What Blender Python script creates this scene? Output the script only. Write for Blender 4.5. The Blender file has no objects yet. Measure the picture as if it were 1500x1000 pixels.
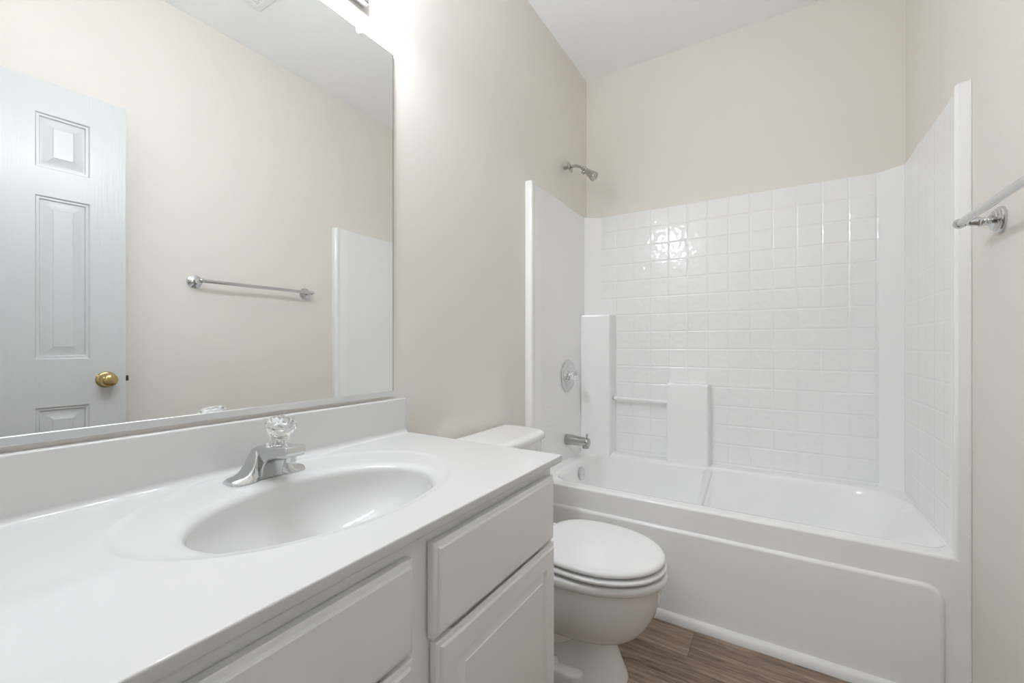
import bpy, bmesh, math, random
from mathutils import Vector, Matrix

random.seed(4)
S = bpy.context.scene
COL = S.collection
PI = math.pi

# ------------------------------------------------------------------ camera
W, D, H = 1.524, 2.561, 2.782          # room width (tub length), depth to back wall, ceiling height
cam = bpy.data.cameras.new('camera')
cam.sensor_width = 36.0
cam.lens = 36.0 * 624.26 / 1500.0
cam.shift_y = 5.1 / 1500.0
cam.clip_start = 0.01
cam_o = bpy.data.objects.new('camera', cam)
cam_o.location = (1.0289, 0.0, 1.1041)
cam_o.rotation_euler = (PI / 2, 0, math.radians(31.8034))
COL.objects.link(cam_o)
S.camera = cam_o

# ------------------------------------------------------------------ world, exposure
world = bpy.data.worlds.new('world')
S.world = world
world.use_nodes = True
world.node_tree.nodes['Background'].inputs[0].default_value = (0.86, 0.93, 1.0, 1)
world.node_tree.nodes['Background'].inputs[1].default_value = 0.0
S.view_settings.view_transform = 'Standard'
S.view_settings.look = 'None'
S.view_settings.gamma = 1.0
S.view_settings.use_curve_mapping = False
S.view_settings.exposure = 0.1
BULB_POWER = 146.0        # emission strength of each vanity globe
HALL_FILL_POWER = 25.0        # emission strength of the fill lamp added in the hall
S.cycles.max_bounces = 20
S.cycles.diffuse_bounces = 12
S.cycles.glossy_bounces = 8
S.cycles.transmission_bounces = 12

# ------------------------------------------------------------------ materials
def new_mat(name):
    m = bpy.data.materials.new(name)
    m.use_nodes = True
    nt = m.node_tree
    return m, nt, nt.nodes['Principled BSDF']

def N(nt, typ, **kw):
    n = nt.nodes.new(typ)
    for k, v in kw.items():
        setattr(n, k, v)
    return n

def L(nt, a, b):
    nt.links.new(a, b)

def math_node(nt, op, a, b=None, c=None):
    n = N(nt, 'ShaderNodeMath', operation=op)
    for i, x in enumerate((a, b, c)):
        if x is None: continue
        if isinstance(x, (int, float)): n.inputs[i].default_value = x
        else: L(nt, x, n.inputs[i])
    return n.outputs[0]

def simple(name, col, rough=0.4, metal=0.0, bump=None, coat=0.0, **kw):
    m, nt, b = new_mat(name)
    b.inputs['Base Color'].default_value = (*col, 1)
    b.inputs['Roughness'].default_value = rough
    b.inputs['Metallic'].default_value = metal
    if coat:
        b.inputs['Coat Weight'].default_value = coat
        b.inputs['Coat Roughness'].default_value = 0.06
    for k, v in kw.items():
        b.inputs[k].default_value = v
    # every surface gets a faint procedural variation of its gloss
    tc = N(nt, 'ShaderNodeNewGeometry')
    nz = N(nt, 'ShaderNodeTexNoise'); nz.inputs['Scale'].default_value = 9.0
    L(nt, tc.outputs['Position'], nz.inputs['Vector'])
    r = math_node(nt, 'MULTIPLY_ADD', nz.outputs[0], rough * 0.3, rough * 0.85)
    L(nt, r, b.inputs['Roughness'])
    if bump:
        sc, st, dist = bump
        n2 = N(nt, 'ShaderNodeTexNoise'); n2.inputs['Scale'].default_value = sc
        n2.inputs['Detail'].default_value = 3
        L(nt, tc.outputs['Position'], n2.inputs['Vector'])
        bp = N(nt, 'ShaderNodeBump'); bp.inputs['Strength'].default_value = st
        bp.inputs['Distance'].default_value = dist
        L(nt, n2.outputs[0], bp.inputs['Height']); L(nt, bp.outputs[0], b.inputs['Normal'])
    return m

M = {}
M['wall'] = simple('beige_wall_paint', (0.785, 0.745, 0.695), 0.55, bump=(160, 0.12, 0.002))
M['ceiling'] = simple('white_ceiling_paint', (0.94, 0.94, 0.945), 0.85, bump=(220, 0.3, 0.003))
M['trim'] = simple('white_trim_paint', (0.84, 0.84, 0.84), 0.3)
M['caulk'] = simple('white_caulk', (0.86, 0.86, 0.85), 0.4)
M['acrylic'] = simple('white_tub_acrylic', (0.91, 0.91, 0.91), 0.14)
M['porcelain'] = simple('white_porcelain', (0.83, 0.83, 0.82), 0.08)
M['seat'] = simple('white_seat_plastic', (0.84, 0.84, 0.835), 0.16)
M['marble'] = simple('white_cultured_marble', (0.685, 0.68, 0.675), 0.08)
M['cabinet'] = simple('painted_cabinet_white', (0.85, 0.85, 0.835), 0.32)
M['gap'] = simple('dark_gap', (0.03, 0.03, 0.03), 0.8)
M['chrome'] = simple('chrome', (0.68, 0.69, 0.695), 0.05, 1.0)
M['dark_chrome'] = simple('dark_chrome', (0.50, 0.50, 0.48), 0.10, 1.0)  # darker, rougher chrome used on the shower and tub spout
M['nickel'] = simple('satin_rod_metal', (0.70, 0.70, 0.69), 0.16, 1.0)
M['channel'] = simple('aluminium_channel', (0.80, 0.81, 0.82), 0.33, 1.0)
M['brass'] = simple('antique_brass', (0.58, 0.43, 0.20), 0.16, 1.0)
M['door'] = None
M['mirror'] = simple('mirror_silver', (0.93, 0.945, 0.935), 0.001, 1.0)
M['glass_edge'] = simple('mirror_glass_edge', (0.10, 0.13, 0.12), 0.2)
M['acrylic_clear'] = simple('clear_acrylic', (1.0, 1.0, 1.0), 0.03, **{'Transmission Weight': 1.0, 'IOR': 1.45})
M['plastic_clear'] = simple('white_clip_plastic', (0.86, 0.86, 0.86), 0.25)
M['bar'] = simple('white_bar_acrylic', (0.9, 0.9, 0.9), 0.1)
M['rubber'] = simple('dark_rubber', (0.05, 0.05, 0.05), 0.6)
M['bolt'] = simple('dark_latch_metal', (0.06, 0.055, 0.045), 0.35, 0.6)

def emit_mat(name, col, strength):
    m = bpy.data.materials.new(name); m.use_nodes = True
    nt = m.node_tree
    nt.nodes.remove(nt.nodes['Principled BSDF'])
    e = N(nt, 'ShaderNodeEmission')
    e.inputs[0].default_value = (*col, 1); e.inputs[1].default_value = strength
    L(nt, e.outputs[0], nt.nodes['Material Output'].inputs[0])
    return m
M['bulb'] = emit_mat('lit_globe_glass', (0.86, 0.93, 1.0), BULB_POWER)
M['hall'] = emit_mat('hall_fill_lens', (0.86, 0.93, 1.0), HALL_FILL_POWER)

def door_mat():
    m, nt, b = new_mat('white_wood_grain_door_paint')
    b.inputs['Base Color'].default_value = (0.58, 0.585, 0.592, 1)
    b.inputs['Roughness'].default_value = 0.32
    g = N(nt, 'ShaderNodeTexCoord')
    mp = N(nt, 'ShaderNodeMapping'); mp.inputs['Scale'].default_value = (60, 90, 5)
    L(nt, g.outputs['Object'], mp.inputs['Vector'])
    nz = N(nt, 'ShaderNodeTexNoise'); nz.inputs['Scale'].default_value = 2.0; nz.inputs['Detail'].default_value = 3
    L(nt, mp.outputs[0], nz.inputs['Vector'])
    bp = N(nt, 'ShaderNodeBump'); bp.inputs['Strength'].default_value = 0.25; bp.inputs['Distance'].default_value = 0.002
    L(nt, nz.outputs[0], bp.inputs['Height']); L(nt, bp.outputs[0], b.inputs['Normal'])
    return m
M['door'] = door_mat()

def tile_mat(name, axis, off, amp, wav):
    """embossed 4 inch tile pattern of a one piece surround, as bump in world units"""
    m, nt, b = new_mat(name)
    b.inputs['Base Color'].default_value = (0.88, 0.88, 0.88, 1)
    b.inputs['Roughness'].default_value = 0.11
    g = N(nt, 'ShaderNodeNewGeometry'); sp = N(nt, 'ShaderNodeSeparateXYZ')
    L(nt, g.outputs['Position'], sp.inputs[0])
    def groove(src, o):
        u = math_node(nt, 'DIVIDE', math_node(nt, 'SUBTRACT', src, o), 0.1016)
        f = math_node(nt, 'FRACT', u)
        d = math_node(nt, 'MULTIPLY', math_node(nt, 'ABSOLUTE', math_node(nt, 'SUBTRACT', f, 0.5)), 2.0)
        mr = N(nt, 'ShaderNodeMapRange', interpolation_type='SMOOTHSTEP')
        L(nt, d, mr.inputs[0])
        mr.inputs[1].default_value = 0.87; mr.inputs[2].default_value = 1.0
        mr.inputs[3].default_value = 1.0; mr.inputs[4].default_value = 0.0
        return mr.outputs[0]
    hz = math_node(nt, 'MULTIPLY', groove(sp.outputs[axis], off), groove(sp.outputs[2], 1.7924))
    nz = N(nt, 'ShaderNodeTexNoise'); nz.inputs['Scale'].default_value = 42.0; nz.inputs['Detail'].default_value = 0.5
    L(nt, g.outputs['Position'], nz.inputs['Vector'])
    h = math_node(nt, 'ADD', math_node(nt, 'MULTIPLY', hz, amp), math_node(nt, 'MULTIPLY', nz.outputs[0], wav))
    bp = N(nt, 'ShaderNodeBump'); bp.inputs['Strength'].default_value = 1.0; bp.inputs['Distance'].default_value = 0.0016
    L(nt, h, bp.inputs['Height']); L(nt, bp.outputs[0], b.inputs['Normal'])
    return m
M['tile_back'] = tile_mat('embossed_tile_back', 0, 0.2013, 1.0, 0.9)
M['tile_side'] = tile_mat('embossed_tile_side', 1, 2.4764, 0.2, 0.12)

def floor_mat():
    m, nt, b = new_mat('brown_vinyl_planks')
    g = N(nt, 'ShaderNodeNewGeometry'); sp = N(nt, 'ShaderNodeSeparateXYZ')
    L(nt, g.outputs['Position'], sp.inputs[0])
    PW, PL = 0.152, 1.22
    v = math_node(nt, 'DIVIDE', math_node(nt, 'ADD', sp.outputs[1], 0.062), PW)
    row = math_node(nt, 'FLOOR', v)
    wn = N(nt, 'ShaderNodeTexWhiteNoise', noise_dimensions='1D'); L(nt, row, wn.inputs['W'])
    u = math_node(nt, 'ADD', math_node(nt, 'DIVIDE', sp.outputs[0], PL), wn.outputs['Value'])
    idx = math_node(nt, 'FLOOR', u)
    w2 = N(nt, 'ShaderNodeTexWhiteNoise', noise_dimensions='2D')
    cb = N(nt, 'ShaderNodeCombineXYZ'); L(nt, row, cb.inputs[0]); L(nt, idx, cb.inputs[1])
    L(nt, cb.outputs[0], w2.inputs['Vector'])
    # grain stretched along x, shifted per plank
    mp = N(nt, 'ShaderNodeCombineXYZ')
    L(nt, math_node(nt, 'ADD', math_node(nt, 'MULTIPLY', sp.outputs[0], 2.6), math_node(nt, 'MULTIPLY', w2.outputs['Value'], 31.0)), mp.inputs[0])
    L(nt, math_node(nt, 'MULTIPLY', sp.outputs[1], 26.0), mp.inputs[1])
    nz = N(nt, 'ShaderNodeTexNoise'); nz.inputs['Scale'].default_value = 1.6; nz.inputs['Detail'].default_value = 7
    nz.inputs['Roughness'].default_value = 0.66; nz.inputs['Distortion'].default_value = 0.6
    L(nt, mp.outputs[0], nz.inputs['Vector'])
    mp2 = N(nt, 'ShaderNodeCombineXYZ')
    L(nt, math_node(nt, 'MULTIPLY', sp.outputs[0], 9.0), mp2.inputs[0])
    L(nt, math_node(nt, 'MULTIPLY', sp.outputs[1], 150.0), mp2.inputs[1])
    n2 = N(nt, 'ShaderNodeTexNoise'); n2.inputs['Scale'].default_value = 1.5; n2.inputs['Detail'].default_value = 4
    L(nt, mp2.outputs[0], n2.inputs['Vector'])
    f = math_node(nt, 'ADD', math_node(nt, 'MULTIPLY', nz.outputs[0], 0.75), math_node(nt, 'MULTIPLY', n2.outputs[0], 0.25))
    f = math_node(nt, 'ADD', f, math_node(nt, 'MULTIPLY', math_node(nt, 'SUBTRACT', w2.outputs['Value'], 0.5), 0.16))
    cr = N(nt, 'ShaderNodeValToRGB')
    e = cr.color_ramp.elements
    e[0].position = 0.34; e[0].color = (0.12, 0.073, 0.050, 1)
    e[1].position = 0.68; e[1].color = (0.50, 0.38, 0.29, 1)
    k = e.new(0.5); k.color = (0.295, 0.203, 0.144, 1)
    L(nt, f, cr.inputs[0])
    # seams
    def seam(src, wdt):
        fr = math_node(nt, 'FRACT', src)
        return math_node(nt, 'LESS_THAN', fr, wdt)
    s = math_node(nt, 'MAXIMUM', seam(v, 0.012), seam(u, 0.0016))
    mx = N(nt, 'ShaderNodeMix', data_type='RGBA'); L(nt, math_node(nt, 'MULTIPLY', s, 0.45), mx.inputs['Factor'])
    L(nt, cr.outputs[0], mx.inputs[6]); mx.inputs[7].default_value = (0.03, 0.018, 0.012, 1)
    L(nt, mx.outputs[2], b.inputs['Base Color'])
    b.inputs['Roughness'].default_value = 0.42
    bp = N(nt, 'ShaderNodeBump'); bp.inputs['Strength'].default_value = 0.3; bp.inputs['Distance'].default_value = 0.001
    L(nt, math_node(nt, 'SUBTRACT', n2.outputs[0], s), bp.inputs['Height']); L(nt, bp.outputs[0], b.inputs['Normal'])
    return m
M['floor'] = floor_mat()

# ------------------------------------------------------------------ object helpers
def tag(o, label=None, cat=None, group=None, kind=None):
    if label: o['label'] = label
    if cat: o['category'] = cat
    if group: o['group'] = group
    if kind: o['kind'] = kind
    return o

def empty(name, loc, label, cat, rz=0.0, group=None, kind=None):
    o = bpy.data.objects.new(name, None)
    o.empty_display_size = 0.1
    o.location = loc; o.rotation_euler = (0, 0, rz)
    COL.objects.link(o)
    return tag(o, label, cat, group, kind)

def world_loc(o):
    v = Vector(o.location)
    while o.parent:
        o = o.parent; v = v + Vector(o.location)
    return v

class MB:
    """collects shapes in world coordinates (or local with build(local=True))"""
    def __init__(self): self.v = []; self.f = []; self.m = []
    def add(self, vs, fs, mi=0):
        o = len(self.v)
        self.v += [tuple(p) for p in vs]
        for f in fs:
            self.f.append([i + o for i in f]); self.m.append(mi)
        return self
    def box(self, x0, x1, y0, y1, z0, z1, mi=0):
        vs = [(x0,y0,z0),(x1,y0,z0),(x1,y1,z0),(x0,y1,z0),(x0,y0,z1),(x1,y0,z1),(x1,y1,z1),(x0,y1,z1)]
        return self.add(vs, [(3,2,1,0),(4,5,6,7),(0,1,5,4),(1,2,6,5),(2,3,7,6),(3,0,4,7)], mi)
    def loft(self, rings, closed=True, cap0=True, cap1=True, mi=0, flip=False):
        n = len(rings[0]); vs = [p for r in rings for p in r]; fs = []
        for i in range(len(rings) - 1):
            for j in range(n if closed else n - 1):
                a = i*n + j; b = i*n + (j+1) % n
                fs.append((a, b, b+n, a+n))
        if cap0: fs.append(tuple(range(n-1, -1, -1)))
        if cap1: fs.append(tuple(range((len(rings)-1)*n, len(rings)*n)))
        if flip: fs = [tuple(reversed(f)) for f in fs]
        return self.add(vs, fs, mi)
    def lathe(self, prof, origin=(0,0,0), axis=(0,0,1), n=40, flute=None, mi=0, cap=True):
        """prof: list of (radius, height); flute: fn(angle,i)->scale"""
        a = Vector(axis).normalized()
        t = Vector((1,0,0)) if abs(a.x) < 0.9 else Vector((0,1,0))
        e1 = a.cross(t).normalized(); e2 = a.cross(e1)
        o = Vector(origin); rings = []
        for i, (r, h) in enumerate(prof):
            ring = []
            for k in range(n):
                th = 2*PI*k/n; rr = r*(flute(th, i) if flute else 1)
                ring.append(tuple(o + a*h + e1*(rr*math.cos(th)) + e2*(rr*math.sin(th))))
            rings.append(ring)
        return self.loft(rings, True, cap, cap, mi, flip=False)
    def tube(self, pts, rad, n=16, mi=0):
        pts = [Vector(p) for p in pts]; rings = []
        up = Vector((0,0,1)) if abs((pts[1]-pts[0]).normalized().z) < 0.9 else Vector((1,0,0))
        for i, p in enumerate(pts):
            d = (pts[min(i+1,len(pts)-1)] - pts[max(i-1,0)]).normalized()
            e1 = d.cross(up).normalized(); e2 = d.cross(e1)
            r = rad[i] if isinstance(rad, (list, tuple)) else rad
            rings.append([tuple(p + e1*r*math.cos(2*PI*k/n) + e2*r*math.sin(2*PI*k/n)) for k in range(n)])
        return self.loft(rings, True, True, True, mi)
    def prism(self, poly, z0, z1, mi=0, axis=2):
        """poly of 2D points extruded along axis"""
        def P(p, h):
            if axis == 2: return (p[0], p[1], h)
            if axis == 0: return (h, p[0], p[1])
            return (p[0], h, p[1])
        return self.loft([[P(p, z0) for p in poly], [P(p, z1) for p in poly]], True, True, True, mi)
    def build(self, name, mats, parent=None, origin=None, bevel=None, smooth=40, subsurf=0, local=False, segs=3, recalc=True, wn=True):
        if not isinstance(mats, (list, tuple)): mats = [mats]
        base = Vector((0,0,0)) if local else (world_loc(parent) if parent else Vector(origin or (0,0,0)))
        me = bpy.data.meshes.new(name)
        me.from_pydata([tuple(Vector(p) - base) for p in self.v], [], self.f)
        for m in mats: me.materials.append(m)
        for p, mi in zip(me.polygons, self.m): p.material_index = mi
        bm = bmesh.new(); bm.from_mesh(me)
        bmesh.ops.remove_doubles(bm, verts=bm.verts, dist=1e-6)
        if recalc: bmesh.ops.recalc_face_normals(bm, faces=bm.faces)
        for f in bm.faces: f.smooth = smooth is not None
        bm.to_mesh(me); bm.free()
        if smooth is not None: me.set_sharp_from_angle(angle=math.radians(smooth))
        o = bpy.data.objects.new(name, me); COL.objects.link(o)
        if parent: o.parent = parent
        else: o.location = base
        if bevel:
            b = o.modifiers.new('bevel', 'BEVEL'); b.width = bevel; b.segments = segs
            b.limit_method = 'ANGLE'; b.angle_limit = math.radians(35)
        if smooth is not None and wn:
            w = o.modifiers.new('weighted_normal', 'WEIGHTED_NORMAL'); w.keep_sharp = True; w.weight = 50
        if subsurf:
            s = o.modifiers.new('subsurf', 'SUBSURF'); s.levels = subsurf; s.render_levels = subsurf
        return o

def roundrect(x0, x1, y0, y1, r, z, k=8, ns=6, nb=None):
    """ring, counter-clockwise; r = radii at (x0y0),(x1y0),(x1y1),(x0y1); nb samples on the y1 side"""
    if not isinstance(r, (list, tuple)): r = [r]*4
    cs = [(x0+r[0], y0+r[0], r[0], PI), (x1-r[1], y0+r[1], r[1], 1.5*PI), (x1-r[2], y1-r[2], r[2], 0), (x0+r[3], y1-r[3], r[3], 0.5*PI)]
    pts = []
    for i, (cx, cy, rr, a0) in enumerate(cs):
        arc = [(cx + rr*math.cos(a0 + 0.5*PI*j/k), cy + rr*math.sin(a0 + 0.5*PI*j/k), z) for j in range(k+1)]
        pts += arc
        nx, ny, nr, na = cs[(i+1) % 4]
        q = (nx + nr*math.cos(na), ny + nr*math.sin(na), z)
        n = nb if (i == 2 and nb) else ns
        for j in range(1, n):
            t = j/n; pts.append((arc[-1][0]+(q[0]-arc[-1][0])*t, arc[-1][1]+(q[1]-arc[-1][1])*t, z))
    return pts

# ================================================================== THE ROOM
YF = -0.05                              # inner face of the wall the camera looks away from
DX0, DX1, DH = 0.68, 1.400, 2.115      # doorway behind the camera
HY = -2.3                               # end of the hall

def struct(name, mb, mat, label, cat, origin=(0,0,0), **kw):
    o = mb.build(name, mat, origin=origin, **kw)
    return tag(o, label, cat, kind='structure')

struct('floor', MB().box(-0.1, 2.1, HY-0.1, D+0.1, -0.08, 0), M['floor'], 'brown wood look vinyl plank floor beside the toilet and tub', 'floor', smooth=None)
struct('ceiling', MB().box(-0.1, 2.1, HY-0.1, D+0.1, H, H+0.1), M['ceiling'], 'flat white ceiling above the beige walls', 'ceiling', smooth=None)
struct('wall_left', MB().box(-0.1, 0, YF-0.1, D+0.1, 0, H), M['wall'], 'beige painted wall behind the mirror, vanity and toilet', 'wall', smooth=None)
struct('wall_right', MB().box(W, W+0.1, YF-0.1, D+0.1, 0, H), M['wall'], 'beige painted wall holding the chrome towel bar', 'wall', smooth=None)
struct('wall_back', MB().box(0, W, D, D+0.1, 0, H), M['wall'], 'beige painted wall above the tiled tub surround', 'wall', smooth=None)
wf = MB().box(0, DX0, YF-0.115, YF, 0, H).box(DX1, W, YF-0.115, YF, 0, H).box(DX0, DX1, YF-0.115, YF, DH, H)
struct('wall_front', wf, M['wall'], 'beige painted wall with the open doorway the camera looks in from', 'wall', smooth=None)
struct('wall_hall_left', MB().box(-0.1, 0, HY, YF-0.115, 0, H), M['wall'], 'beige left wall of the hall outside the bathroom', 'wall', smooth=None)
struct('wall_hall_right', MB().box(2.0, 2.1, HY, YF-0.115, 0, H).box(W+0.1, 2.0, YF-0.215, YF-0.115, 0, H), M['wall'], 'beige right wall of the hall outside the bathroom', 'wall', smooth=None)
struct('wall_hall_end', MB().box(-0.1, 2.1, HY-0.1, HY, 0, H), M['wall'], 'beige far wall of the hall behind the camera', 'wall', smooth=None)
# door casing round the doorway
cs = MB().box(DX0-0.057, DX0, YF, YF+0.012, 0, DH+0.057).box(DX1, DX1+0.057, YF, YF+0.012, 0, DH+0.057).box(DX0, DX1, YF, YF+0.012, DH, DH+0.057)
cs.box(DX0, DX0+0.008, YF-0.115, YF, 0, DH).box(DX1-0.008, DX1, YF-0.115, YF, 0, DH).box(DX0+0.008, DX1-0.008, YF-0.115, YF, DH-0.008, DH)
struct('trim_1', cs, M['trim'], 'white casing around the doorway behind the camera', 'door casing', bevel=0.003)

def baseboard(name, x0, x1, y0, y1, label):
    struct(name, MB().box(x0, x1, y0, y1, 0, 0.098), M['trim'], label, 'baseboard', bevel=0.004)
baseboard('baseboard_right', W-0.012, W, YF, 1.795, 'white baseboard along the towel bar wall')
baseboard('baseboard_left', 0, 0.012, 0.975, 1.772, 'white baseboard on the wall behind the toilet')
# quarter round along the foot of the tub
qr = MB()
prof = [(1.789, 0.001)] + [(1.789 - 0.021*math.cos(a), 0.001 + 0.034*math.sin(a)) for a in [PI/2*i/8 for i in range(9)]]
qr.prism(prof, 0.03, W-0.012, axis=0)
struct('trim_2', qr, M['trim'], 'white quarter round strip between the tub and the plank floor', 'trim')

# ---- the open door behind the camera, seen in the mirror
door = empty('door_1', (1.386, -0.03, 0), 'white six panel door standing open, seen in the mirror', 'door', rz=math.radians(3.2), kind='structure')
DW, DT = 0.7016, 0.035
ys = [0, 0.109, 0.257, 0.4445, 0.5925, DW]
zs = [0.012, 0.21, 0.868, 1.050, 1.666, 1.771, 1.977, 2.098]
mb = MB()
def door_face(x, s):
    for i in range(5):
        for j in range(7):
            y0, y1, z0, z1 = ys[i], ys[i+1], zs[j], zs[j+1]
            if i in (1, 3) and j in (1, 3, 5):
                rings = []
                for ins, dep in ((0, 0), (0.004, 0.006), (0.011, 0.006), (0.014, 0.012), (0.020, 0.012), (0.046, 0.003), (0.048, 0.001)):
                    rings.append([(x + s*dep, y0+ins, z0+ins), (x + s*dep, y1-ins, z0+ins), (x + s*dep, y1-ins, z1-ins), (x + s*dep, y0+ins, z1-ins)])
                mb.loft(rings, True, False, True, flip=(s > 0))
            else:
                mb.add([(x,y0,z0),(x,y1,z0),(x,y1,z1),(x,y0,z1)], [(3,2,1,0) if s > 0 else (0,1,2,3)])
door_face(-DT, 1); door_face(0.0, -1)
for (ya, yb, n_) in ((0, 0, -1), (DW, DW, 1)):
    mb.add([(-DT,ya,zs[0]),(0,ya,zs[0]),(0,ya,zs[-1]),(-DT,ya,zs[-1])], [(0,1,2,3) if n_ < 0 else (3,2,1,0)])
mb.add([(-DT,0,zs[-1]),(0,0,zs[-1]),(0,DW,zs[-1]),(-DT,DW,zs[-1])], [(0,1,2,3)])
mb.add([(-DT,0,zs[0]),(0,0,zs[0]),(0,DW,zs[0]),(-DT,DW,zs[0])], [(3,2,1,0)])
mb.build('door_panel', M['door'], parent=door, local=True, smooth=25, recalc=False)
kb = MB()
kprof = [(0.033, 0), (0.033, 0.003), (0.030, 0.007), (0.024, 0.009), (0.013, 0.010), (0.012, 0.022), (0.016, 0.030), (0.024, 0.040), (0.027, 0.050), (0.025, 0.060), (0.018, 0.066), (0.008, 0.068), (0.001, 0.068)]
kb.lathe(kprof, (-DT, 0.640, 0.963), (-1, 0, 0), 36)
tag(kb.build('door_knob', M['brass'], parent=door, local=True), 'brass door knob')
kb = MB().lathe(kprof, (0, 0.640, 0.963), (1, 0, 0), 36)
tag(kb.build('door_knob', M['brass'], parent=door, local=True), 'brass door knob on the wall side')
MB().box(-0.026, -0.008, DW-0.001, DW+0.011, 0.953, 0.975).build('latch_bolt', M['bolt'], parent=door, local=True, bevel=0.002)
for hz in (0.25, 1.05, 1.80):
    MB().lathe([(0.006, 0), (0.006, 0.09)], (0.006, -0.004, hz), (0, 0, 1), 12).build('hinge', M['brass'], parent=door, local=True)

# ================================================================== TUB AND SURROUND
T = 1.80
tub = empty('bathtub', (W/2, T, 0), 'white one piece bathtub with embossed tile surround along the back wall', 'bathtub')
ZR = 0.459
mb = MB()
X0, X1, Y1 = 0.001, W-0.001, D-0.001
K, NS, NB = 8, 10, 120
def outer(z, off): return roundrect(X0, X1, T+off, Y1, 0.004, z, K, NS, NB)
def inner(z, dx0, dx1, dy0, dy1, rr):
    return roundrect(0.092+dx0, 1.492-dx1, 1.876+dy0, 2.468-dy1, rr, z, K, NS, NB)
rings = [outer(0.0, 0), outer(ZR-0.009, 0)]
for a in (15, 35, 55, 75, 90):
    r = 0.009; rings.append(outer(ZR-r + r*math.sin(math.radians(a)), r - r*math.cos(math.radians(a))))
RR = [0.11, 0.06, 0.20, 0.11]
rings.append(inner(ZR, -0.022, -0.010, -0.022, -0.010, [x+0.015 for x in RR]))
rings.append(inner(ZR-0.003, -0.009, -0.004, -0.009, -0.004, [x+0.007 for x in RR]))
rings.append(inner(ZR-0.012, 0, 0, 0, 0, RR))
for z, l, rgt, f, bk in ((0.43, 0.004, 0.030, 0.003, 0.003), (0.34, 0.016, 0.085, 0.012, 0.012), (0.24, 0.030, 0.14, 0.024, 0.024),
                         (0.17, 0.042, 0.18, 0.036, 0.036), (0.14, 0.055, 0.215, 0.050, 0.050), (0.122, 0.08, 0.25, 0.075, 0.075), (0.115, 0.12, 0.30, 0.12, 0.12)):
    rings.append(inner(z, l, rgt, f, bk, RR))
def shrink(r, s, z):
    cx = sum(p[0] for p in r)/len(r); cy = sum(p[1] for p in r)/len(r)
    return [(cx+(p[0]-cx)*s, cy+(p[1]-cy)*s, z) for p in r]
rings.append(shrink(rings[-1], 0.5, 0.112)); rings.append(shrink(rings[-1], 0.1, 0.110))
# the back wall of the basin stands a little further in under the soap shelf
def bump(p):
    x, y, z = p
    if y > 2.25 and z < 0.456 and 0.05 < x < 1.4:
        t = min(1, max(0, (0.722 - x)/0.012)); t = t*t*(3-2*t)
        q = min(1, max(0, (y-2.25)/0.08))
        return (x, y - 0.028*t*q, z)
    return p
rings = [r if i < 9 else [bump(p) for p in r] for i, r in enumerate(rings)]
mb.loft(rings, True, False, True)
mb.build('basin', M['acrylic'], parent=tub, smooth=50)

# raised apron panel on the front
ring = lambda ins, y: [(p[0], y, p[2]) for p in [(q[0], 0, q[1]) for q in []]]
def apron_ring(ins, y):
    x0, x1, z1, r = 0.062+ins, 1.463-ins, 0.363-ins, 0.05
    pts = [(x0, y, 0.002), (x1, y, 0.002)]
    for j in range(9):
        a = PI/2*j/8; pts.append((x1-r+r*math.cos(a), y, z1-r+r*math.sin(a)))
    for j in range(9):
        a = PI/2+PI/2*j/8; pts.append((x0+r+r*math.cos(a), y, z1-r+r*math.sin(a)))
    return pts
mb = MB().loft([apron_ring(-0.006, T+0.002), apron_ring(-0.003, T-0.001), apron_ring(0.0, T-0.006), apron_ring(0.004, T-0.0095), apron_ring(0.010, T-0.0105)], True, False, True)
mb.build('apron_panel', M['acrylic'], parent=tub, smooth=60)

# surround: one sheet, plan profile extruded upwards
ZT = 1.893
plan = [(0.001, 1.779), (0.024, 1.779), (0.031, 1.781), (0.035, 1.786), (0.035, 1.806), (0.032, 1.815), (0.026, 1.822), (0.0235, 1.832), (0.0235, 1.899), (0.0205, 1.904), (0.0205, 2.4764),
        (0.107, 2.54), (1.4278, 2.54), (1.5035, 2.4801), (1.5035, 1.904), (1.5005, 1.899), (1.5005, 1.850), (1.498, 1.838), (1.493, 1.828), (1.489, 1.818), (1.489, 1.812), (1.491, 1.806), (1.496, 1.8015), (1.504, 1.8004), (1.523, 1.8004)]
back = [(0.001, D-0.001), (1.523, D-0.001)]
mb = MB()
nz = 2
for i in range(len(plan)-1):
    a, b = plan[i], plan[i+1]
    mi = 0
    if abs(a[1]-2.54) < 1e-6 and abs(b[1]-2.54) < 1e-6: mi = 1
    elif abs(a[0]-b[0]) < 1e-6 and abs(a[1]-b[1]) > 0.4: mi = 2
    za = 0.43 if a[0] > 1.48 and a[1] < 1.83 else ZR-0.004
    mb.add([(a[0],a[1],za),(b[0],b[1],za),(b[0],b[1],ZT-0.004),(a[0],a[1],ZT-0.004)], [(0,1,2,3)], mi)
# rounded top lip
def out(p, d):
    x, y = p
    if y > 2.53 : return (x, y+d)
    if x < 0.2: return (max(0.001, x-d), y + (d if y > 2.4 else 0))
    return (min(1.523, x+d), y + (d if y > 2.4 else 0))
lip = [[(p[0], p[1], ZT-0.004) for p in plan], [(*out(p, 0.0015), ZT-0.001) for p in plan], [(*out(p, 0.005), ZT) for p in plan]]
mb.loft(lip, False, False, False)
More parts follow.
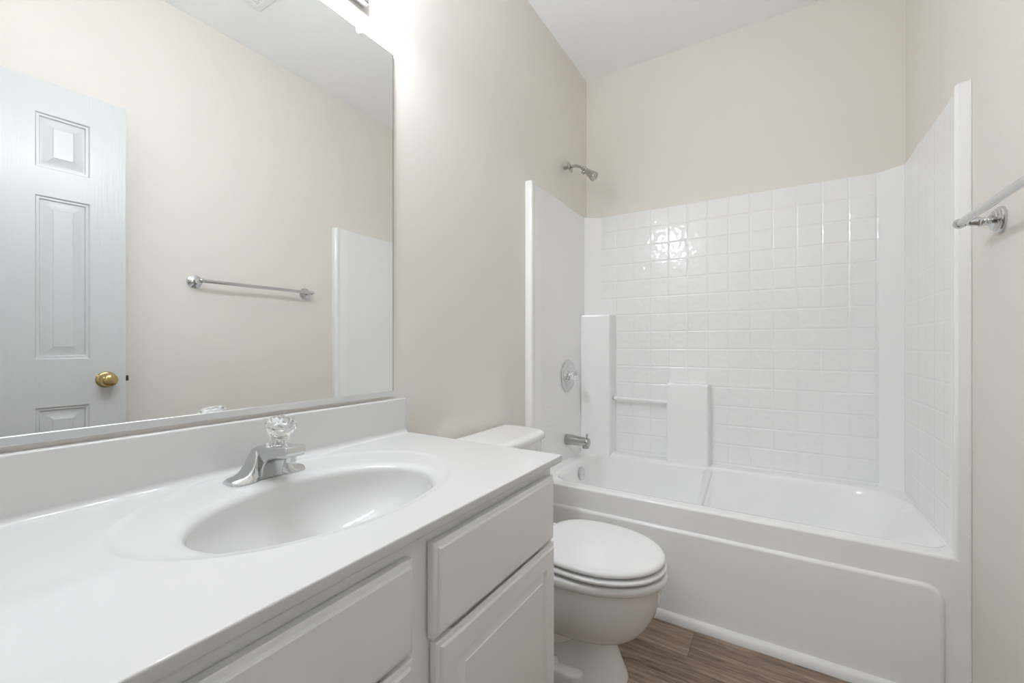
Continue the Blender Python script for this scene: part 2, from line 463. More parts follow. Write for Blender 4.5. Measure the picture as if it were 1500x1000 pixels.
# flat top from the lip to the walls
n = len(plan)
tp = [(*out(p, 0.005), ZT) for p in plan]
wl = [(0.001, p[1], ZT) if p[0] < 0.05 else (1.523, p[1], ZT) if p[0] > 1.47 else (p[0], D-0.001, ZT) for p in tp]
ki = [i for i, p in enumerate(plan) if abs(p[1]-2.4764) < 1e-6 or abs(p[1]-2.4801) < 1e-6]
wl[ki[0]] = (0.001, 2.4764, ZT); wl[ki[1]] = (1.523, 2.4801, ZT)
for i in range(n-1):
    if i == ki[0]:
        mb.add([tp[i], tp[i+1], wl[i+1], (0.001, D-0.001, ZT), wl[i]], [(0,1,2,3,4)])
    elif i+1 == ki[1]:
        mb.add([tp[i], tp[i+1], wl[i+1], (1.523, D-0.001, ZT), wl[i]], [(0,1,2,3,4)])
    else:
        mb.add([tp[i], tp[i+1], wl[i+1], wl[i]], [(0,1,2,3)])
mb.build('surround_panel', [M['acrylic'], M['tile_back'], M['tile_side']], parent=tub, smooth=30, recalc=False)
# flange legs running down to the floor beside the apron
mb = MB().box(0.001, 0.034, 1.779, 1.802, 0.0, ZR).build('flange', M['acrylic'], parent=tub, bevel=0.004)
# caulk line at the wall
MB().box(W-0.005, W-0.0005, 1.7975, 1.803, 0.10, ZT+0.004).build('caulk_bead', M['caulk'], parent=tub, bevel=0.001)

# soap shelf columns
def column(poly, z0, z1, top_dy, name):
    mb = MB()
    r0 = [(x, y, z0) for x, y in poly]; r1 = [(x, y, z1-0.012) for x, y in poly]
    cx = sum(p[0] for p in poly)/len(poly); 
    r2 = [(x + (cx-x)*0.04 if y < 2.53 else x, y + (top_dy*0.5 if y < 2.53 else 0), z1-0.003) for x, y in poly]
    r3 = [(x + (cx-x)*0.08 if y < 2.53 else x, y + (top_dy if y < 2.53 else 0), z1) for x, y in poly]
    mb.loft([r0, r1, r2, r3], True, False, True)
    return mb.build(name, M['acrylic'], parent=tub, smooth=30)
column([(0.021, 2.545), (0.021, 2.415), (0.028, 2.410), (0.183, 2.440), (0.190, 2.444), (0.194, 2.452), (0.198, 2.545)], 0.44, 1.284, 0.004, 'shelf_column')
column([(0.504, 2.545), (0.510, 2.474), (0.516, 2.470), (0.708, 2.470), (0.716, 2.473), (0.722, 2.482), (0.729, 2.545)], 0.445, 0.893, 0.012, 'shelf_column')
gb = MB().tube([(0.193, 2.495, 0.787), (0.512, 2.495, 0.784)], 0.0092, 16)
gbo = tag(gb.build('grab_bar', M['bar'], parent=tub), 'glossy white bar')
MB().tube([(0.192, 2.495, 0.787), (0.203, 2.495, 0.787)], 0.0125, 16).build('bar_socket', M['nickel'], parent=gbo)

# ---- chrome fittings of the tub
sh = empty('wall_shower', (0.0, 2.22, 2.1108), 'chrome shower head on a bent arm, high on the wall above the tub', 'shower head')
arm = []
for t in [i/14 for i in range(15)]:
    # straight stub, then a smooth 40 degree bend
    if t < 0.35: arm.append((0.001 + 0.055*t/0.35, 2.22, 2.1105 - 0.002*t))
    else:
        a = (t-0.35)/0.65*math.radians(42)
        arm.append((0.056 + 0.085*math.sin(a), 2.22, 2.1098 - 0.085*(1-math.cos(a)) ))
end = Vector(arm[-1]); ax = Vector((0.74, 0, -0.67)).normalized()
arm.append(tuple(end + ax*0.008))
MB().tube(arm, 0.0088, 16).build('shower_arm', M['dark_chrome'], parent=sh)
fl = Vector((0.78, 0, 0.22))
MB().lathe([(0.010, 0.0), (0.032, 0.001), (0.0325, 0.003), (0.028, 0.006), (0.017, 0.009), (0.011, 0.010)], (0.036, 2.22, 2.107), (0.97, 0, 0.24), 32).build('flange', M['dark_chrome'], parent=sh)
e2 = Vector(arm[-1])
MB().lathe([(0.001, -0.004), (0.012, -0.002), (0.014, 0.004), (0.014, 0.012), (0.011, 0.014), (0.011, 0.018), (0.015, 0.020), (0.015, 0.028), (0.010, 0.030)], e2, ax, 24).build('ball_joint', M['dark_chrome'], parent=sh)
MB().lathe([(0.010, 0.026), (0.0145, 0.028), (0.0165, 0.034), (0.020, 0.055), (0.0255, 0.080), (0.0265, 0.086), (0.0255, 0.089), (0.021, 0.0885), (0.019, 0.086), (0.001, 0.086)], e2, ax, 36).build('spray_head', M['dark_chrome'], parent=sh)
nrm = Vector((ax.z, 0, -ax.x)); nrm = -nrm if nrm.z > 0 else nrm
p0 = e2 + ax*0.014
MB().tube([p0, p0 + nrm*0.022], 0.0042, 12).tube([p0 + nrm*0.020 - ax*0.010, p0 + nrm*0.020 + ax*0.008], 0.0045, 12).build('flow_lever', M['dark_chrome'], parent=sh)

va = empty('shower_valve', (0.022, 2.222, 0.930), 'round chrome shower valve plate with a clear knob on the tub wall', 'shower valve')
MB().lathe([(0.090, -0.001), (0.0905, 0.004), (0.087, 0.009), (0.080, 0.011), (0.074, 0.0095), (0.068, 0.0095), (0.062, 0.013), (0.045, 0.016), (0.026, 0.018), (0.001, 0.018)], (0.022, 2.222, 0.930), (1, 0, 0), 56).build('escutcheon', M['chrome'], parent=va)
MB().lathe([(0.020, 0.016), (0.019, 0.023), (0.014, 0.0255), (0.001, 0.0255)], (0.022, 2.222, 0.930), (1, 0, 0), 32).build('stem', M['chrome'], parent=va)
fl8 = lambda th, i: 1 + (0.05*math.cos(8*th) if 1 <= i <= 4 else 0)
tag(MB().lathe([(0.018, 0.026), (0.024, 0.028), (0.029, 0.038), (0.0295, 0.046), (0.026, 0.053), (0.018, 0.056), (0.001, 0.056)], (0.022, 2.222, 0.930), (1, 0, 0), 64, fl8).build('knob', M['acrylic_clear'], parent=va, smooth=25), 'clear acrylic knob')

sp = empty('tub_spout', (0.022, 2.21, 0.572), 'chrome tub spout with a lift knob, above the tub end', 'tub spout')
rings = []
for x, zc, rz, ry in ((0.021, 0.572, 0.031, 0.031), (0.027, 0.572, 0.0315, 0.0315), (0.034, 0.572, 0.031, 0.031), (0.060, 0.572, 0.029, 0.030), (0.090, 0.571, 0.026, 0.028), (0.125, 0.570, 0.0245, 0.026), (0.146, 0.569, 0.0245, 0.026), (0.154, 0.568, 0.022, 0.024), (0.158, 0.567, 0.016, 0.018)):
    rings.append([(x, 2.21 + ry*math.cos(2*PI*k/32), zc + rz*math.sin(2*PI*k/32)) for k in range(32)])
mb = MB().loft(rings)
mb.lathe([(0.019, 0), (0.019, -0.030), (0.017, -0.032), (0.014, -0.030), (0.014, -0.010)], (0.137, 2.21, 0.568), (0, 0, 1), 24)
mb.build('spout', M['dark_chrome'], parent=sp, smooth=45)
MB().lathe([(0.003, 0), (0.003, 0.012), (0.0065, 0.014), (0.0065, 0.017), (0.004, 0.021), (0.007, 0.023), (0.005, 0.026), (0.001, 0.027)], (0.143, 2.21, 0.589), (0, 0, 1), 16).build('diverter_knob', M['dark_chrome'], parent=sp)

ov = empty('overflow_plate', (0.108, 2.222, 0.392), 'round chrome overflow plate inside the tub end', 'overflow plate')
oax = (0.985, 0, 0.17)
MB().lathe([(0.036, -0.001), (0.0365, 0.004), (0.033, 0.008), (0.024, 0.011), (0.001, 0.012)], (0.1045, 2.222, 0.388), oax, 36).build('plate', M['chrome'], parent=ov)
MB().lathe([(0.006, 0.011), (0.006, 0.014), (0.001, 0.015)], (0.1045, 2.236, 0.380), oax, 14).build('trip_screw', M['nickel'], parent=ov)

# ================================================================== TOILET
YC = 1.378
toi = empty('toilet', (0.35, YC, 0), 'white two piece toilet with closed lid, between the vanity and the tub', 'toilet')
def egg(xb, xf, w, z, xc=None, n=64, eb=2.5, ef=2.0, dy=0.0):
    xc = xb + (xf-xb)*0.47 if xc is None else xc
    pts = []
    for k in range(n):
        th = 2*PI*k/n; c, s = math.cos(th), math.sin(th)
        e = ef if c > 0 else eb
        x = abs(c)**(2/e); y = abs(s)**(2/e)
        pts.append((xc + (xf-xc)*x if c > 0 else xc - (xc-xb)*x, YC + dy + w*math.copysign(y, s), z))
    return pts
mb = MB()
R = [egg(0.10, 0.614, 0.110, 0.0, eb=4, ef=2.8), egg(0.10, 0.611, 0.106, 0.015, eb=4, ef=2.8), egg(0.11, 0.597, 0.091, 0.05, eb=3.5, ef=2.8), egg(0.12, 0.578, 0.081, 0.10, eb=3.5, ef=2.8),
     egg(0.12, 0.565, 0.076, 0.138, eb=3.5, ef=2.7), egg(0.13, 0.576, 0.086, 0.143, eb=3, ef=2.5), egg(0.14, 0.612, 0.106, 0.150, eb=3, ef=2.4), egg(0.15, 0.636, 0.122, 0.163, eb=3, ef=2.3), egg(0.165, 0.661, 0.137, 0.184, eb=3, ef=2.2),
     egg(0.18, 0.684, 0.150, 0.214, eb=2.9, ef=2.1), egg(0.195, 0.702, 0.160, 0.248, eb=2.8, ef=2.05), egg(0.205, 0.714, 0.167, 0.284, eb=2.8), egg(0.21, 0.722, 0.172, 0.320, eb=2.8), egg(0.215, 0.726, 0.175, 0.350, eb=2.8), egg(0.215, 0.731, 0.181, 0.353, eb=2.8), egg(0.215, 0.737, 0.187, 0.358, eb=2.8), egg(0.215, 0.741, 0.190, 0.368, eb=2.8),
     egg(0.215, 0.741, 0.190, 0.377, eb=2.8), egg(0.218, 0.738, 0.188, 0.3825, eb=2.8), egg(0.222, 0.732, 0.182, 0.3850, eb=2.8), egg(0.26, 0.66, 0.13, 0.385, eb=2.8)]
mb.loft(R)
# deck behind the seat that carries the tank
mb.loft([roundrect(0.03, 0.33, YC-w, YC+w, 0.03, z) for z, w in ((0.28, 0.09), (0.33, 0.105), (0.378, 0.115), (0.386, 0.112))])
mb.build('bowl', M['porcelain'], parent=toi, smooth=60)
# trapway relief on the side towards the vanity and the far side
for s in (-1, 1):
    pts = []; rad = []
    for t in [i/28 for i in range(29)]:
        if t < 0.5:
            a = t/0.5; x = 0.53 - 0.20*a; z = 0.235 - 0.085*math.sin(a*PI*0.5) - 0.02*a
        else:
            a = (t-0.5)/0.5; x = 0.33 - 0.15*a - 0.02*math.sin(a*PI); z = 0.13 + 0.16*a
        pts.append((x, YC + s*(0.076 + 0.006*math.sin(t*PI)), z)); rad.append(0.030 + 0.014*math.sin(t*PI))
    MB().tube(pts, rad, 20).build('trapway', M['porcelain'], parent=toi, smooth=80)
    MB().loft([roundrect(0.22, 0.50, YC+s*0.092-0.03, YC+s*0.092+0.03, 0.028, z) if i < 3 else roundrect(0.228, 0.492, YC+s*0.092-0.022, YC+s*0.092+0.022, 0.021, z) for i, z in enumerate((0.001, 0.02, 0.040, 0.050))]).build('foot', M['porcelain'], parent=toi, smooth=60)
    MB().lathe([(0.017, 0), (0.017, 0.010), (0.013, 0.018), (0.006, 0.022), (0.001, 0.0225)], (0.40, YC+s*0.098, 0.048), (0, 0, 1), 24).build('bolt_cap', M['seat'], parent=toi)
# seat and lid
def shell(spec, **kw):
    return MB().loft([egg(xb, xf, w, z, 0.515, eb=2.9, ef=2.0) for xb, xf, w, z in spec])
shell([(0.345, 0.698, 0.152, 0.4040), (0.338, 0.706, 0.159, 0.3950), (0.315, 0.732, 0.183, 0.3942), (0.311, 0.737, 0.187, 0.397), (0.310, 0.738, 0.188, 0.402), (0.311, 0.737, 0.187, 0.405), (0.316, 0.732, 0.183, 0.4080), (0.330, 0.715, 0.168, 0.4083)]).build('seat', M['seat'], parent=toi, smooth=60)
shell([(0.345, 0.698, 0.152, 0.4290), (0.338, 0.706, 0.159, 0.4170), (0.317, 0.728, 0.180, 0.4160), (0.314, 0.732, 0.183, 0.4185), (0.313, 0.733, 0.184, 0.423), (0.314, 0.732, 0.183, 0.428), (0.319, 0.727, 0.178, 0.4325), (0.327, 0.718, 0.170, 0.4345), (0.345, 0.700, 0.155, 0.4355), (0.42, 0.62, 0.09, 0.4365)]).build('lid', M['seat'], parent=toi, smooth=60)
for s in (-1, 1):
    MB().loft([roundrect(0.285, 0.325, YC+s*0.075-0.022, YC+s*0.075+0.022, 0.008, z) for z in (0.388, 0.418, 0.424)]).build('hinge', M['seat'], parent=toi, bevel=0.003)
# tank and lid
def tankring(x0, x1, w, bow, z, r=0.045, n=12):
    pts = [(x0, YC-w+0.01, z), (x0+0.01, YC-w, z)]
    f = []
    for j in range(2*n+1):
        t = -1 + j/n
        y = t*w; x = x1 + bow*(1 - t*t)
        f.append((t, y, x))
    for t, y, x in f:
        e = max(0.0, (abs(t)-0.72)/0.28)
        pts.append((x - r*(1-math.sqrt(max(0, 1-e*e))), YC + y, z))
    pts += [(x0+0.01, YC+w, z), (x0, YC+w-0.01, z)]
    return pts
mb = MB().loft([tankring(0.030, 0.185, 0.178, 0.012, 0.387), tankring(0.022, 0.193, 0.186, 0.012, 0.40), tankring(0.018, 0.205, 0.200, 0.014, 0.60), tankring(0.016, 0.210, 0.204, 0.015, 0.724)])
mb.build('tank', M['porcelain'], parent=toi, smooth=50)
mb = MB().loft([tankring(0.014, 0.214, 0.208, 0.018, 0.722, 0.07), tankring(0.010, 0.221, 0.214, 0.020, 0.727, 0.07), tankring(0.010, 0.223, 0.216, 0.020, 0.740, 0.07), tankring(0.011, 0.219, 0.213, 0.020, 0.749, 0.07), tankring(0.014, 0.210, 0.206, 0.020, 0.7545, 0.068), tankring(0.03, 0.185, 0.19, 0.018, 0.757, 0.06)])
mb.build('tank_lid', M['porcelain'], parent=toi, smooth=60)
lv = MB().lathe([(0.013, 0), (0.013, 0.006), (0.008, 0.010), (0.001, 0.010)], (0.212, YC-0.14, 0.66), (1, 0, 0), 20).tube([(0.222, YC-0.14, 0.66), (0.228, YC-0.11, 0.657), (0.230, YC-0.075, 0.650)], [0.005, 0.006, 0.007], 12)
tag(lv.build('flush_lever', M['chrome'], parent=toi), 'chrome lever')

# ================================================================== VANITY
CF, VY0, VY1 = 0.548, YF+0.004, 0.957
van = empty('vanity_cabinet', (0.27, 0.46, 0), 'off white bathroom vanity cabinet with raised panel fronts under the sink top', 'vanity')
mb = MB()
mb.box(0.001, CF-0.019, VY0, VY0+0.016, 0.10, 0.806).box(0.001, CF-0.019, VY1-0.016, VY1, 0.10, 0.806)
mb.box(0.001, 0.010, VY0+0.016, VY1-0.016, 0.10, 0.806).box(0.010, CF-0.019, VY0+0.016, VY1-0.016, 0.10, 0.116)
mb.box(0.001, CF-0.075, VY0, VY1, 0.0005, 0.10)
mb.build('body', M['cabinet'], parent=van, bevel=0.001)
# face frame: rails and stiles
mb = MB()
mb.box(CF-0.019, CF, VY0, VY1, 0.770, 0.8065).box(CF-0.019, CF, VY0, VY1, 0.10, 0.135)
mb.box(CF-0.019, CF, 0.925, VY1, 0.135, 0.770).box(CF-0.019, CF, 0.445, 0.535, 0.135, 0.770).box(CF-0.019, CF, VY0, 0.05, 0.135, 0.770)
mb.box(CF-0.019, CF, 0.05, 0.445, 0.625, 0.660).box(CF-0.019, CF, 0.535, 0.925, 0.610, 0.650)
mb.box(CF-0.012, CF-0.004, 0.05, 0.925, 0.135, 0.770)
mb.build('face_frame', M['cabinet'], parent=van)

def rect_x(x, y0, y1, z0, z1): return [(x, y0, z0), (x, y1, z0), (x, y1, z1), (x, y0, z1)]
def edge_rings(y0, y1, z0, z1, xb, t):
    """ogee edged slab: returns rings from back to front face"""
    out = []
    for ins, dx in ((0, 0.0), (0, t-0.0075), (0.0015, t-0.0055), (0.0045, t-0.0045), (0.0075, t-0.0045), (0.0085, t-0.0015), (0.0105, t)):
        out.append(rect_x(xb+dx, y0+ins, y1-ins, z0+ins, z1-ins))
    return out
FT = 0.019
def slab_front(name, y0, y1, z0, z1):
    mb = MB().loft(edge_rings(y0, y1, z0, z1, CF+0.0032, FT))
    return mb.build(name, M['cabinet'], parent=van, smooth=30)
def door_front(name, y0, y1, z0, z1):
    g0, g1, dz, dpt = y0+0.052, y1-0.052, 0.014, 0.0095
    mb = MB()
    # back slab with a routed finger pull along the top
    poly = [(y0, z0), (y1, z0), (y1, z1), (g1+0.012, z1), (g1-0.012, z1-dz), (g0+0.012, z1-dz), (g0-0.012, z1), (y0, z1)]
    mb.prism(poly, CF+0.0032, CF+0.0032+dpt, axis=0)
    # front slab: ogee edge, then grooved raised panel
    rg = edge_rings(y0, y1, z0, z1, CF+0.0032+dpt, FT-dpt+0.0005)
    xb = CF+0.0032+FT+0.0005
    for ins, dx in ((0.047, 0.0), (0.049, -0.0035), (0.052, -0.0065), (0.055, -0.0065), (0.066, -0.0015), (0.068, -0.0015), (0.070, 0.0)):
        rg.append(rect_x(xb+dx, y0+ins, y1-ins, z0+ins, z1-ins))
    mb.loft(rg)
    return mb.build(name, M['cabinet'], parent=van, smooth=30)
slab_front('drawer_front', 0.512, 0.940, 0.632, 0.786)
door_front('cabinet_door', 0.518, 0.942, 0.118, 0.6235)
slab_front('false_drawer_front', 0.03, 0.466, 0.642, 0.784)
door_front('cabinet_door', 0.03, 0.466, 0.118, 0.634)

# ---- cultured marble top with the bowl moulded in
top = empty('countertop', (0.28, 0.47, 0.806), 'glossy white vanity top with moulded oval sink and backsplash', 'countertop')
CZ, CX1, CY0, CY1 = 0.826, 0.568, YF+0.002, 0.9855
SX, SY, AX, AY = 0.318, 0.498, 0.163, 0.228
NA = 96
def ell(cx, cy, a, b, z): return [(cx + a*math.cos(2*PI*k/NA), cy + b*math.sin(2*PI*k/NA), z) for k in range(NA)]
def rect_ring(x0, x1, y0, y1, z):
    # rays from the ring centre, with exact corners snapped in
    cx, cy = 0.262, 0.505; pts = []
    for k in range(NA):
        c, s = math.cos(2*PI*k/NA), math.sin(2*PI*k/NA)
        t = min(((x1-cx)/c if c > 0 else (x0-cx)/c) if abs(c) > 1e-9 else 9, ((y1-cy)/s if s > 0 else (y0-cy)/s) if abs(s) > 1e-9 else 9)
        pts.append([cx+c*t, cy+s*t, z])
    for X, Y in ((x0,y0),(x0,y1),(x1,y0),(x1,y1)):
        i = min(range(NA), key=lambda q: (pts[q][0]-X)**2 + (pts[q][1]-Y)**2); pts[i][0] = X; pts[i][1] = Y
    return [tuple(p) for p in pts]
rg = [rect_ring(0.001, CX1-0.003, CY0, CY1-0.003, CZ-0.0185), rect_ring(0.001, CX1-0.001, CY0, CY1-0.001, CZ-0.017), rect_ring(0.001, CX1, CY0, CY1, CZ-0.014), rect_ring(0.001, CX1, CY0, CY1, CZ-0.0028),
      rect_ring(0.001, CX1-0.0008, CY0, CY1-0.0008, CZ-0.0008), rect_ring(0.001, CX1-0.0028, CY0, CY1-0.0028, CZ)]
RX, RY, RA, RB = 0.262, 0.508, 0.222, 0.302
rg += [ell(RX, RY, RA+0.008, RB+0.008, CZ), ell(RX, RY, RA+0.004, RB+0.004, CZ-0.0004), ell(RX, RY, RA-0.004, RB-0.004, CZ-0.0020), ell(RX, RY, RA-0.010, RB-0.010, CZ-0.0026)]
def mixring(t, z): 
    a = ell(RX, RY, RA-0.010, RB-0.010, z); b = ell(SX, SY, AX+0.012, AY+0.012, z)
    return [(p[0]+(q[0]-p[0])*t, p[1]+(q[1]-p[1])*t, z) for p, q in zip(a, b)]
rg += [mixring(0.5, CZ-0.003), mixring(0.85, CZ-0.0034), mixring(1.0, CZ-0.004)]
rg += [ell(SX, SY, AX+0.005, AY+0.005, CZ-0.0055), ell(SX, SY, AX-0.001, AY-0.001, CZ-0.0085), ell(SX, SY, AX-0.005, AY-0.005, CZ-0.013), ell(SX, SY, AX-0.007, AY-0.007, CZ-0.020)]
for t in (0.12, 0.25, 0.4, 0.55, 0.7, 0.82, 0.92):
    a = t*PI/2
    s = math.cos(a)**0.75
    rg.append(ell(SX - 0.02*t, SY, (AX-0.007)*s, (AY-0.007)*s, CZ-0.020 - 0.115*math.sin(a)))
rg.append(ell(SX-0.02, SY, 0.024, 0.024, CZ-0.1365))
mb = MB().loft(rg, True, False, True)
mb.build('sink_top', M['marble'], parent=top, smooth=50)
# backsplash with a coved foot
cove = [(0.001, CZ-0.001), (0.034, CZ-0.001), (0.034, CZ+0.0002)] + [(0.034 - 0.013*math.sin(a), CZ + 0.0002 + 0.013*(1-math.cos(a))) for a in [PI/2*i/6 for i in range(1, 7)]] + \
       [(0.021, 0.929), (0.0202, 0.9335), (0.0175, 0.9352), (0.001, 0.9352)]
mb = MB().loft([[(x, y, z) for x, z in cove] for y in (CY0, CY1-0.004)])
mb.build('backsplash', M['marble'], parent=top, smooth=40, bevel=0.0015)
dr = MB().lathe([(0.001, 0.006), (0.018, 0.006), (0.019, 0.004), (0.019, 0.002), (0.022, 0.002), (0.026, 0.0035), (0.029, 0.002), (0.030, 0.0)], (SX-0.02, SY, CZ-0.1365), (0, 0, 1), 36)
tag(dr.build('drain', M['chrome'], parent=top), 'chrome drain')

# ================================================================== SINK FAUCET
FZ = CZ - 0.003
fau = empty('sink_faucet', (0.10, 0.50, FZ), 'chrome single handle faucet with clear knob on the vanity top', 'faucet')
FY = 0.50
mb = MB()
# winged base: cross sections along y
sec = []
for dy, hgt, xb, xf in ((-0.078, 0.004, 0.086, 0.110), (-0.076, 0.009, 0.076, 0.120), (-0.070, 0.012, 0.070, 0.126), (-0.056, 0.014, 0.067, 0.128), (-0.046, 0.019, 0.066, 0.128), (-0.038, 0.029, 0.065, 0.127), (-0.032, 0.042, 0.065, 0.124), (-0.027, 0.055, 0.066, 0.120), (-0.023, 0.062, 0.068, 0.116)):
    sec.append((dy, hgt, xb, xf))
sec = sec + [(-d, h, a, b) for d, h, a, b in reversed(sec)]
rings = []
for dy, h, xb, xf in sec:
    w = xf - xb
    rings.append([(xb, FY+dy, FZ), (xf, FY+dy, FZ), (xf-0.001, FY+dy, FZ+h*0.35), (xf-w*0.12, FY+dy, FZ+h*0.85), (xf-w*0.25, FY+dy, FZ+h), (xb+w*0.30, FY+dy, FZ+h*0.96), (xb+w*0.10, FY+dy, FZ+h*0.72), (xb, FY+dy, FZ+h*0.3)])
mb.loft(rings)
mb.build('base', M['chrome'], parent=fau, smooth=32, bevel=0.001)
# spout: blade that arches forward from the body
prof_t = [(0.068, 0.040), (0.080, 0.060), (0.105, 0.070), (0.140, 0.071), (0.180, 0.0755), (0.206, 0.0775)]
prof_b = [(0.075, 0.004), (0.120, 0.004), (0.124, 0.020), (0.131, 0.034), (0.145, 0.044), (0.168, 0.050), (0.203, 0.0555)]
wid = lambda x: 0.0235 if x < 0.14 else 0.0235 - 0.003*(x-0.14)/0.066
side = [(x, z) for x, z in prof_b] + [(0.209, 0.064)] + [(x, z) for x, z in reversed(prof_t)]
mb = MB()
ringsL = []
for s, ins in ((-1, 0.0), (1, 0.0)):
    ringsL.append([(x, FY + s*wid(x), FZ+z) for x, z in side])
mb.loft(ringsL)
mb.build('spout', M['chrome'], parent=fau, smooth=28, bevel=0.003)
MB().lathe([(0.0105, 0.0), (0.011, -0.010), (0.009, -0.011), (0.001, -0.009)], (0.190, FY, FZ+0.0555), (0.05, 0, 1), 24).build('aerator', M['chrome'], parent=fau)
kax = Vector((0.34, 0, 0.94)).normalized(); ko = Vector((0.138, FY, FZ+0.068))
MB().lathe([(0.024, -0.008), (0.023, 0.002), (0.020, 0.005), (0.012, 0.007), (0.010, 0.030), (0.001, 0.031)], ko, kax, 32).build('collar', M['chrome'], parent=fau)
fl = lambda th, i: 1 + (0.045*math.cos(12*th) if 1 <= i <= 3 else (0.10*abs(math.cos(4*th)) - 0.05 if 4 <= i <= 6 else 0))
tag(MB().lathe([(0.013, 0.007), (0.0165, 0.008), (0.0185, 0.018), (0.0215, 0.030), (0.0275, 0.042), (0.0295, 0.050), (0.0275, 0.057), (0.023, 0.0615), (0.014, 0.064), (0.001, 0.065)], ko, kax, 96, fl).build('knob', M['acrylic_clear'], parent=fau, smooth=22), 'clear acrylic knob')
MB().lathe([(0.001, 0.031), (0.011, 0.031), (0.012, 0.034), (0.011, 0.036), (0.001, 0.036)], ko, kax, 24).build('index_cap', M['nickel'], parent=fau)

# ================================================================== MIRROR
mir = empty('wall_mirror', (0.0, 0.45, 0.96), 'large frameless wall mirror above the vanity backsplash', 'mirror')
MX = 0.006
mb = MB().box(0.0005, MX-0.0003, YF+0.003, 0.942, 0.951, 2.0145, 0)
mb.add([(MX, YF+0.003, 0.951), (MX, 0.9398, 0.951), (MX, 0.9398, 2.0128), (MX, YF+0.003, 2.0128)], [(0,1,2,3)], 1)
mb.build('mirror_glass', [M['glass_edge'], M['mirror']], parent=mir, smooth=None, recalc=False)
ch = MB().box(0.0004, 0.0105, YF+0.003, 0.943, 0.9455, 0.9495).box(0.0072, 0.0105, YF+0.003, 0.943, 0.9495, 0.9605)
tag(ch.build('channel', M['channel'], parent=mir, bevel=0.0007), 'brushed metal channel under the glass')
mb = MB().lathe([(0.001, 0.0), (0.0095, 0.0), (0.0095, 0.003), (0.007, 0.0045), (0.001, 0.0045)], (MX+0.0005, 0.8125, 2.0105), (1, 0, 0), 6)
mb.box(0.0005, MX+0.001, 0.807, 0.818, 2.0150, 2.026)
clp = tag(mb.build('clip', M['plastic_clear'], parent=mir), 'small white plastic clip')
MB().lathe([(0.0025, 0), (0.0025, 0.0012), (0.001, 0.0015)], (MX+0.001, 0.8125, 2.0215), (1, 0, 0), 12).build('clip_screw', M['nickel'], parent=clp)

# ================================================================== VANITY LIGHT
li = empty('vanity_light', (0.0, 0.50, 2.144), 'chrome bar light with lit globe bulbs above the mirror', 'light fixture')
mb = MB()
def plate(ins, x): return [(x, 0.171+ins, 2.088+ins), (x, 0.829-ins, 2.088+ins), (x, 0.829-ins, 2.200-ins), (x, 0.171+ins, 2.200-ins)]
mb.loft([plate(0, 0.0005), plate(0, 0.0275), plate(0.0025, 0.030), plate(0.010, 0.030), plate(0.012, 0.0285)])
mb.build('backplate', M['chrome'], parent=li, smooth=30)
for yb in (0.272, 0.424, 0.576, 0.728):
    so = MB().lathe([(0.028, 0.0), (0.028, 0.006), (0.020, 0.010), (0.020, 0.035), (0.001, 0.036)], (0.030, yb, 2.146), (1, 0, 0), 28).build('socket', M['chrome'], parent=li)
    pr = [(0.001, 0.0)] + [(0.034*math.sin(a), 0.034-0.034*math.cos(a)) for a in [PI*i/18 for i in range(3, 18)]] + [(0.001, 0.068)]
    tag(MB().lathe([(0.0125, -0.012), (0.013, 0.001)] + pr[3:], (0.074, yb, 2.146), (1, 0, 0), 32).build('globe_bulb', M['bulb'], parent=so), 'lit white globe')

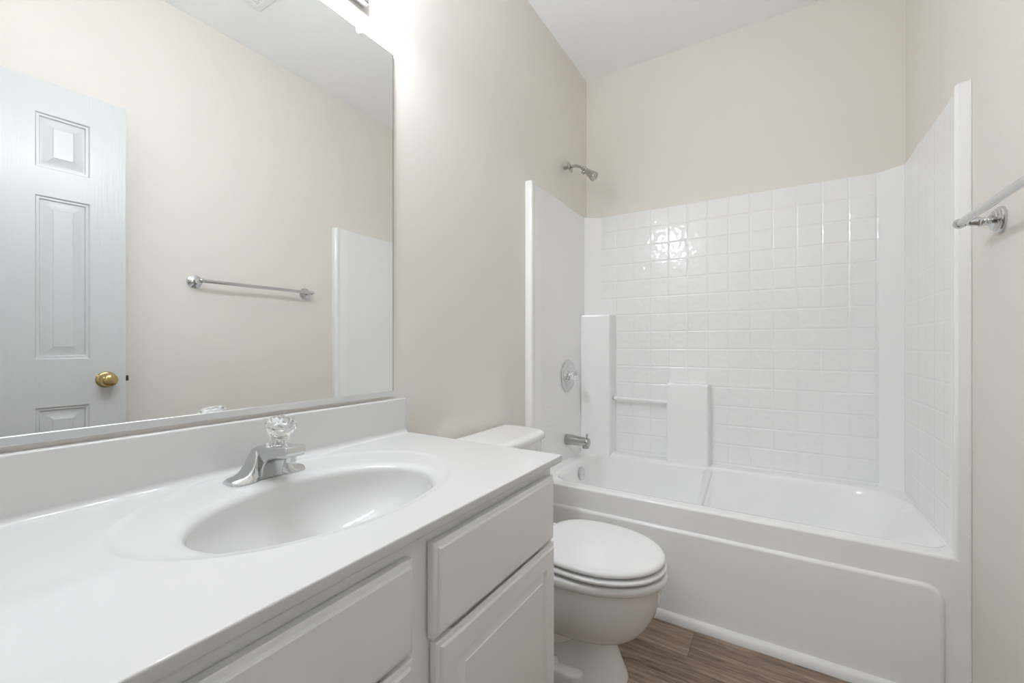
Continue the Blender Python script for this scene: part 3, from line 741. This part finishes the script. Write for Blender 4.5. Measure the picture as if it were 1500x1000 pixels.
# ================================================================== TOWEL BAR
tb = empty('towel_bar', (W, 1.30, 1.428), 'chrome towel bar on the right wall near the tub', 'towel bar')
for yb in (1.000, 1.602):
    mb = MB().lathe([(0.034, 0.0), (0.0345, 0.004), (0.033, 0.008), (0.029, 0.0095), (0.0285, 0.013), (0.025, 0.0145), (0.0245, 0.018), (0.019, 0.020), (0.0135, 0.023), (0.0105, 0.027), (0.0115, 0.030), (0.0115, 0.032), (0.0095, 0.034), (0.013, 0.039), (0.0135, 0.043), (0.010, 0.054), (0.0072, 0.062), (0.0090, 0.067)], (W-0.0005, yb, 1.4285), (-1, 0, 0), 40)
    mb.lathe([(0.001, -0.0135)] + [(0.0135*math.sin(a), -0.0135*math.cos(a)) for a in [PI*i/12 for i in range(1, 12)]] + [(0.001, 0.0135)], (W-0.078, yb, 1.4285), (0, 1, 0), 28)
    mb.build('post', M['chrome'], parent=tb, smooth=40)
MB().tube([(W-0.078, 1.001, 1.4285), (W-0.078, 1.601, 1.4285)], 0.0092, 24).build('rod', M['nickel'], parent=tb)

# ================================================================== CEILING VENT
ve = empty('ceiling_vent', (1.055, 1.025, H), 'square white exhaust fan grille on the ceiling, seen in the mirror', 'vent')
vx0, vx1, vy0, vy1 = 0.925, 1.178, 0.897, 1.152
mb = MB()
mb.loft([[(vx0+i, vy0+i, z), (vx1-i, vy0+i, z), (vx1-i, vy1-i, z), (vx0+i, vy1-i, z)] for i, z in ((0, H-0.0005), (0, H-0.008), (0.006, H-0.014), (0.032, H-0.014), (0.034, H-0.006))], True, False, True)
mb.build('grille_frame', M['trim'], parent=ve, smooth=30)
for k in range(13):
    x = vx0 + 0.042 + k*0.0141
    MB().box(x, x+0.006, vy0+0.033, vy1-0.033, H-0.013, H-0.007).build('slat', M['trim'], parent=ve, smooth=None)


# ================================================================== ADDED HALL FILL LAMP (out of view, lights the bathroom through the doorway)
hl = empty('hall_fill_lamp', (0.98, -1.85, H), 'unseen fill lamp added on the hall ceiling outside the open doorway', 'fill lamp')
MB().lathe([(0.001, 0), (0.245, 0), (0.245, -0.016), (0.236, -0.022), (0.001, -0.022)], (0.98, -1.85, H-0.0005), (0, 0, 1), 48).build('base_ring', M['trim'], parent=hl)
tag(MB().lathe([(0.230*math.cos(a), -0.022 - 0.045*math.sin(a)) for a in [PI/2*i/10 for i in range(10)]] + [(0.001, -0.067)], (0.98, -1.85, H-0.0005), (0, 0, 1), 48).build('lens', M['hall'], parent=hl), 'glowing lens of the added fill lamp')
